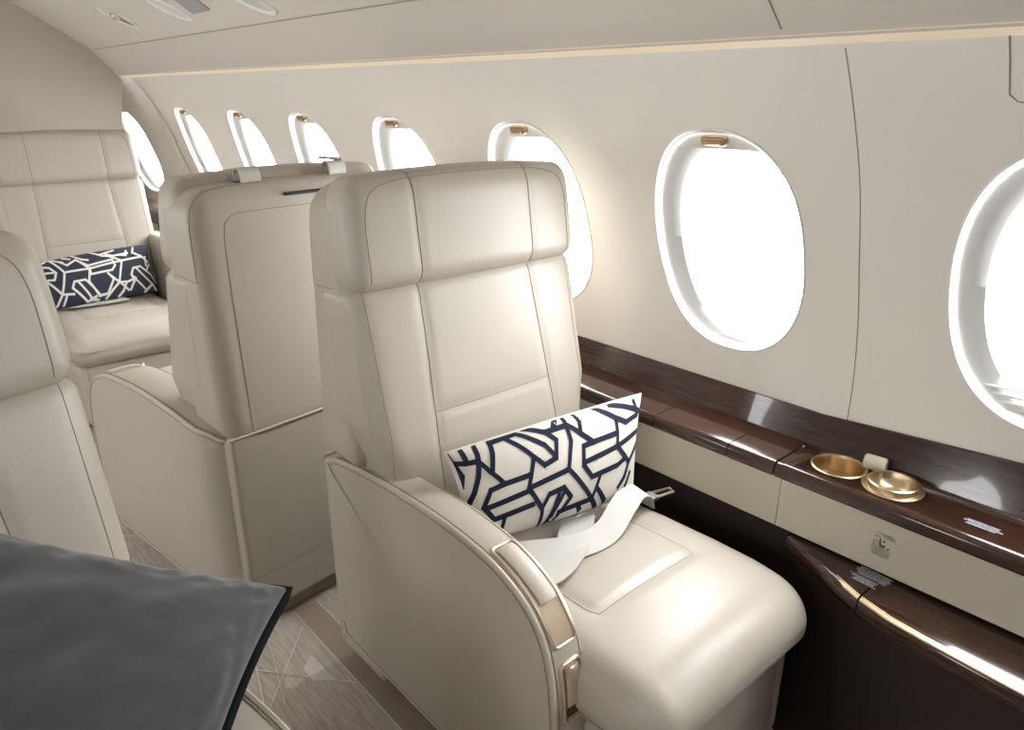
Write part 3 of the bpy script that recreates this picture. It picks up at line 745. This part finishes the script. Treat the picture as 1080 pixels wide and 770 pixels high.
# ---------------------------------------------------------------- pillows
def pillow_pt(c, u, v, side, T, pinch=.06, pv=-.03):
    TL, TR, BR, BL = [Vector(k) for k in c]; uu = u-.5; vv = v-.5
    u2 = .5+uu*(1-pinch*(1-4*vv*vv)); v2 = .5+vv*(1-pv*(1-4*uu*uu))
    p = BL*(1-u2)*(1-v2)+BR*u2*(1-v2)+TR*u2*v2+TL*(1-u2)*v2
    n = (TR-TL).cross(TL-BL).normalized()
    b = max(0, (1-(2*uu)**2)*(1-(2*vv)**2))**.42*T*.5
    return p+n*(b*side)
def pillow(name, c, T, mats, pattern=None, lw=.0095, wrinkle=.0015, label='', seed=0, Tb=None, res=60, pv=-.03):
    loc = Vector(c[0])*.25+Vector(c[1])*.25+Vector(c[2])*.25+Vector(c[3])*.25
    def sp(u, v, s):
        T_ = T if s > 0 else (Tb or T)
        p = pillow_pt(c, u, v, s, T_, pv=pv); e = min(u, 1-u, v, 1-v)
        k = min(1, e*8)
        n = noise.noise(Vector((u*5+seed, v*4, seed)))+.5*noise.noise(Vector((u*13+seed, v*9, seed+3)))
        nn = (Vector(c[1])-Vector(c[0])).cross(Vector(c[0])-Vector(c[3])).normalized()
        edge = math.exp(-((e-.05)/.05)**2)*noise.noise(Vector((u*22, v*16, seed+7)))*.8
        return p+nn*s*(wrinkle*(n*k+edge*min(1, e*30)))-loc
    bm = bmesh.new()
    def cs(k, n):   # denser towards the edges
        t = k/n; return .5-.5*math.cos(math.pi*t)
    for s in (1, -1):
        sheet(bm, [[sp(cs(i, res), cs(j, res//2+6), s) for j in range(res//2+7)] for i in range(res+1)], 0 if s > 0 else 1)
    bmesh.ops.remove_doubles(bm, verts=bm.verts, dist=1e-5)
    o = link(name, bm, mats[:2] if len(mats) > 1 else [mats[0], mats[0]], sharp=120)
    o.location = loc
    if pattern:
        bm = bmesh.new(); Wd = (Vector(c[1])-Vector(c[0])).length; Ht = (Vector(c[0])-Vector(c[3])).length
        nn = (Vector(c[1])-Vector(c[0])).cross(Vector(c[0])-Vector(c[3])).normalized()
        for pl in pattern:
            P = []
            for (u0, v0), (u1, v1) in zip(pl, pl[1:]):
                l = math.hypot((u1-u0)*Wd, (v1-v0)*Ht)
                if l < .002: continue
                n = max(1, int(l/.006)); dx, dy = (u1-u0)*Wd/l, (v1-v0)*Ht/l; e = lw*.38
                rows = []
                for k in range(n+1):
                    t = -e/l+(1+2*e/l)*k/n; u = u0+(u1-u0)*t; v = v0+(v1-v0)*t; row = []
                    for q in (-1, 0, 1):
                        uq = u-dy*q*lw/2/Wd; vq = v+dx*q*lw/2/Ht; uq = min(.994, max(.006, uq)); vq = min(.985, max(.012, vq))
                        row.append(sp(uq, vq, 1)+nn*.0012)
                    rows.append(row)
                sheet(bm, rows)
        pt = link('printed_pattern', bm, mats[2], o, keepn=False)
    return tag(o, label, 'pillow')
PAT1=[[(0.0,1.0),(0.001,0.884),(0.013,0.719),(0.0,0.605),(0.0,0.661)],[(0.0,0.872),(0.04,0.835),(0.091,0.821)],[(0.054,0.98),(0.049,0.863)],[(0.11,0.986),(0.099,0.88),(0.091,0.817)],[(0.091,0.817),(0.069,0.676),(0.037,0.522),(0.004,0.391)],[(0.091,0.817),(0.119,0.695),(0.167,0.534)],[(0.174,0.987),(0.157,0.857),(0.129,0.688)],[(0.177,0.964),(0.277,0.976)],[(0.11,0.215),(0.065,0.355),(0.103,0.511),(0.167,0.534),(0.289,0.55)],[(0.11,0.215),(0.159,0.229),(0.305,0.26)],[(0.082,0.345),(0.271,0.4)],[(0.321,0.711),(0.277,0.427),(0.349,0.197)],[(0.238,0.952),(0.271,0.863),(0.321,0.711),(0.367,0.6),(0.431,0.635),(0.45,0.8),(0.412,0.901),(0.368,0.959),(0.33,1.0)],[(0.286,0.982),(0.33,0.901),(0.389,0.785),(0.425,0.659)],[(0.277,0.427),(0.493,0.49),(0.652,0.131),(0.717,0.0)],[(0.412,0.901),(0.509,0.905)],[(0.49,1.0),(0.46,0.925)],[(0.524,0.977),(0.519,0.877),(0.522,0.748),(0.505,0.615),(0.493,0.49)],[(0.526,0.906),(0.58,0.789),(0.644,0.673)],[(0.582,0.974),(0.589,0.901),(0.58,0.81)],[(0.787,0.685),(0.644,0.673),(0.586,0.662),(0.58,0.485),(0.635,0.348),(0.809,0.374),(0.865,0.418)],[(0.593,0.508),(0.802,0.557)],[(0.685,1.0),(0.725,0.934),(0.794,0.835),(0.802,0.688),(0.802,0.557)],[(0.794,0.835),(0.864,0.762),(0.951,0.799),(0.926,0.945)],[(0.775,0.975),(0.852,0.924),(1.0,0.807)],[(0.985,0.647),(0.802,0.557),(0.897,0.364)],[(0.969,0.507),(0.897,0.364),(0.871,0.234),(0.832,0.152)],[(0.916,0.253),(0.892,0.142)],[(0.691,0.34),(0.672,0.231),(0.652,0.131)],[(0.672,0.231),(0.755,0.059)],[(0.652,0.131),(0.504,0.116),(0.451,0.104)],[(0.569,0.113),(0.597,0.048)],[(0.363,0.0),(0.349,0.197),(0.382,0.309),(0.47,0.333),(0.516,0.2),(0.476,0.131),(0.439,0.0)],[(0.423,0.0),(0.435,0.291)],[(0.473,0.272),(0.42,0.14),(0.413,0.083)],[(0.159,0.229),(0.151,0.079)],[(0.0,0.805),(0.0,0.792),(0.0,0.709)],[(0.0,0.691),(0.0,0.613)]]
PAT4=[[(0.055,0.951),(0.108,0.995),(0.177,0.685),(0.397,0.662),(0.708,0.712),(0.911,0.743)],[(0.032,0.881),(0.079,0.838),(0.111,0.713),(0.078,0.596),(0.01,0.632)],[(0.018,0.764),(0.09,0.728)],[(0.177,0.685),(0.106,0.315),(0.019,0.589)],[(0.206,0.285),(0.106,0.315),(0.05,0.13)],[(0.187,0.881),(0.224,0.803),(0.311,0.873)],[(0.316,0.869),(0.387,0.682)],[(0.328,0.834),(0.394,0.72),(0.62,0.758),(0.633,0.644),(0.593,0.569),(0.393,0.558)],[(0.397,0.662),(0.357,0.444),(0.424,0.19)],[(0.436,0.185),(0.331,0.484),(0.231,0.488),(0.203,0.388),(0.315,0.105)],[(0.261,0.482),(0.362,0.149)],[(0.424,0.19),(0.503,0.2),(0.584,0.414),(0.546,0.527)],[(0.546,0.527),(0.629,0.344)],[(0.708,0.712),(0.629,0.344),(0.563,0.258),(0.481,0.109)],[(0.696,0.324),(0.651,0.204),(0.599,0.108)],[(0.629,0.344),(0.711,0.334),(0.772,0.359)],[(0.772,0.359),(0.763,0.446),(0.8,0.552),(0.875,0.567),(0.963,0.415),(0.997,0.257)],[(0.768,0.43),(0.871,0.158)],[(0.828,0.546),(0.948,0.242)],[(0.538,0.859),(0.592,0.835),(0.708,0.712)],[(0.697,0.828),(0.761,0.801),(0.772,0.888)],[(0.846,0.938),(0.828,0.838),(0.918,0.742)],[(0.949,0.741),(0.941,0.576)],[(0.146,0.298),(0.109,0.125)],[(0.315,0.105),(0.398,0.191)],[(0.345,0.168),(0.415,0.084)],[(0.948,0.242),(0.851,0.123)],[(0.948,0.242),(0.967,0.1)],[(0.393,0.558),(0.399,0.676)]]
PAT4 = [[(u, max(.02, 1-(1-v)*1.13)) for u, v in q] for q in PAT4]
PAT4 += [[(.30, .97), (.36, .84), (.41, .80)], [(.46, .97), (.52, .87), (.66, .93)], [(.13, .96), (.20, .86)], [(.58, .86), (.64, .80), (.78, .82)], [(.22, .96), (.27, .90)], [(.90, .74), (.97, .60)], [(.93, .42), (.98, .55)], [(.62, .30), (.70, .10)], [(.80, .30), (.72, .10)]]
PAT1[32] = [(.363, .02), (.352, .197), (.385, .309), (.465, .333), (.512, .22), (.475, .13), (.44, .02)]; PAT1[33] = [(.400, .02), (.440, .30)]; PAT1[34] = [(.470, .30), (.425, .13), (.418, .05)]
P1 = [(.735, 1.035, .655), (1.235, .965, .665), (1.13, .890, .478), (.72, .955, .492)]
P4 = [(.49, 3.50, .645), (.94, 3.53, .665), (.925, 3.41, .475), (.50, 3.40, .47)]
pillow('lumbar_pillow', P1, .13, [LINEN, LINEN, NAVY], PAT1, .0100, Tb=.04, label='white lumbar pillow with navy interlocking line print on the nearest seat', seed=2)
pillow('lumbar_pillow', P4, .12, [NAVYF, NAVYF, CREAMPR], PAT4, .0085, Tb=.04, label='navy lumbar pillow with cream line print on the far seat', seed=5, res=40)
P3 = [(-.06, 1.02, .875), (.335, .86, .645), (.09, .56, .64), (-.30, .70, .76)]
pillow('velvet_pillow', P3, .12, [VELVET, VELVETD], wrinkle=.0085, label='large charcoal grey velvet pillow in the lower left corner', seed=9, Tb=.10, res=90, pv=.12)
bm = bmesh.new(); o = bpy.data.objects['velvet_pillow']; lp_ = []
for (u0, v0), (u1, v1) in (((0, 0), (1, 0)), ((1, 0), (1, 1)), ((1, 1), (0, 1)), ((0, 1), (0, 0))):
    lp_ += [pillow_pt(P3, u0+(u1-u0)*k/24, v0+(v1-v0)*k/24, 1, .12, pv=.12)-o.location+Vector((.002, -.002, -.004)) for k in range(24)]
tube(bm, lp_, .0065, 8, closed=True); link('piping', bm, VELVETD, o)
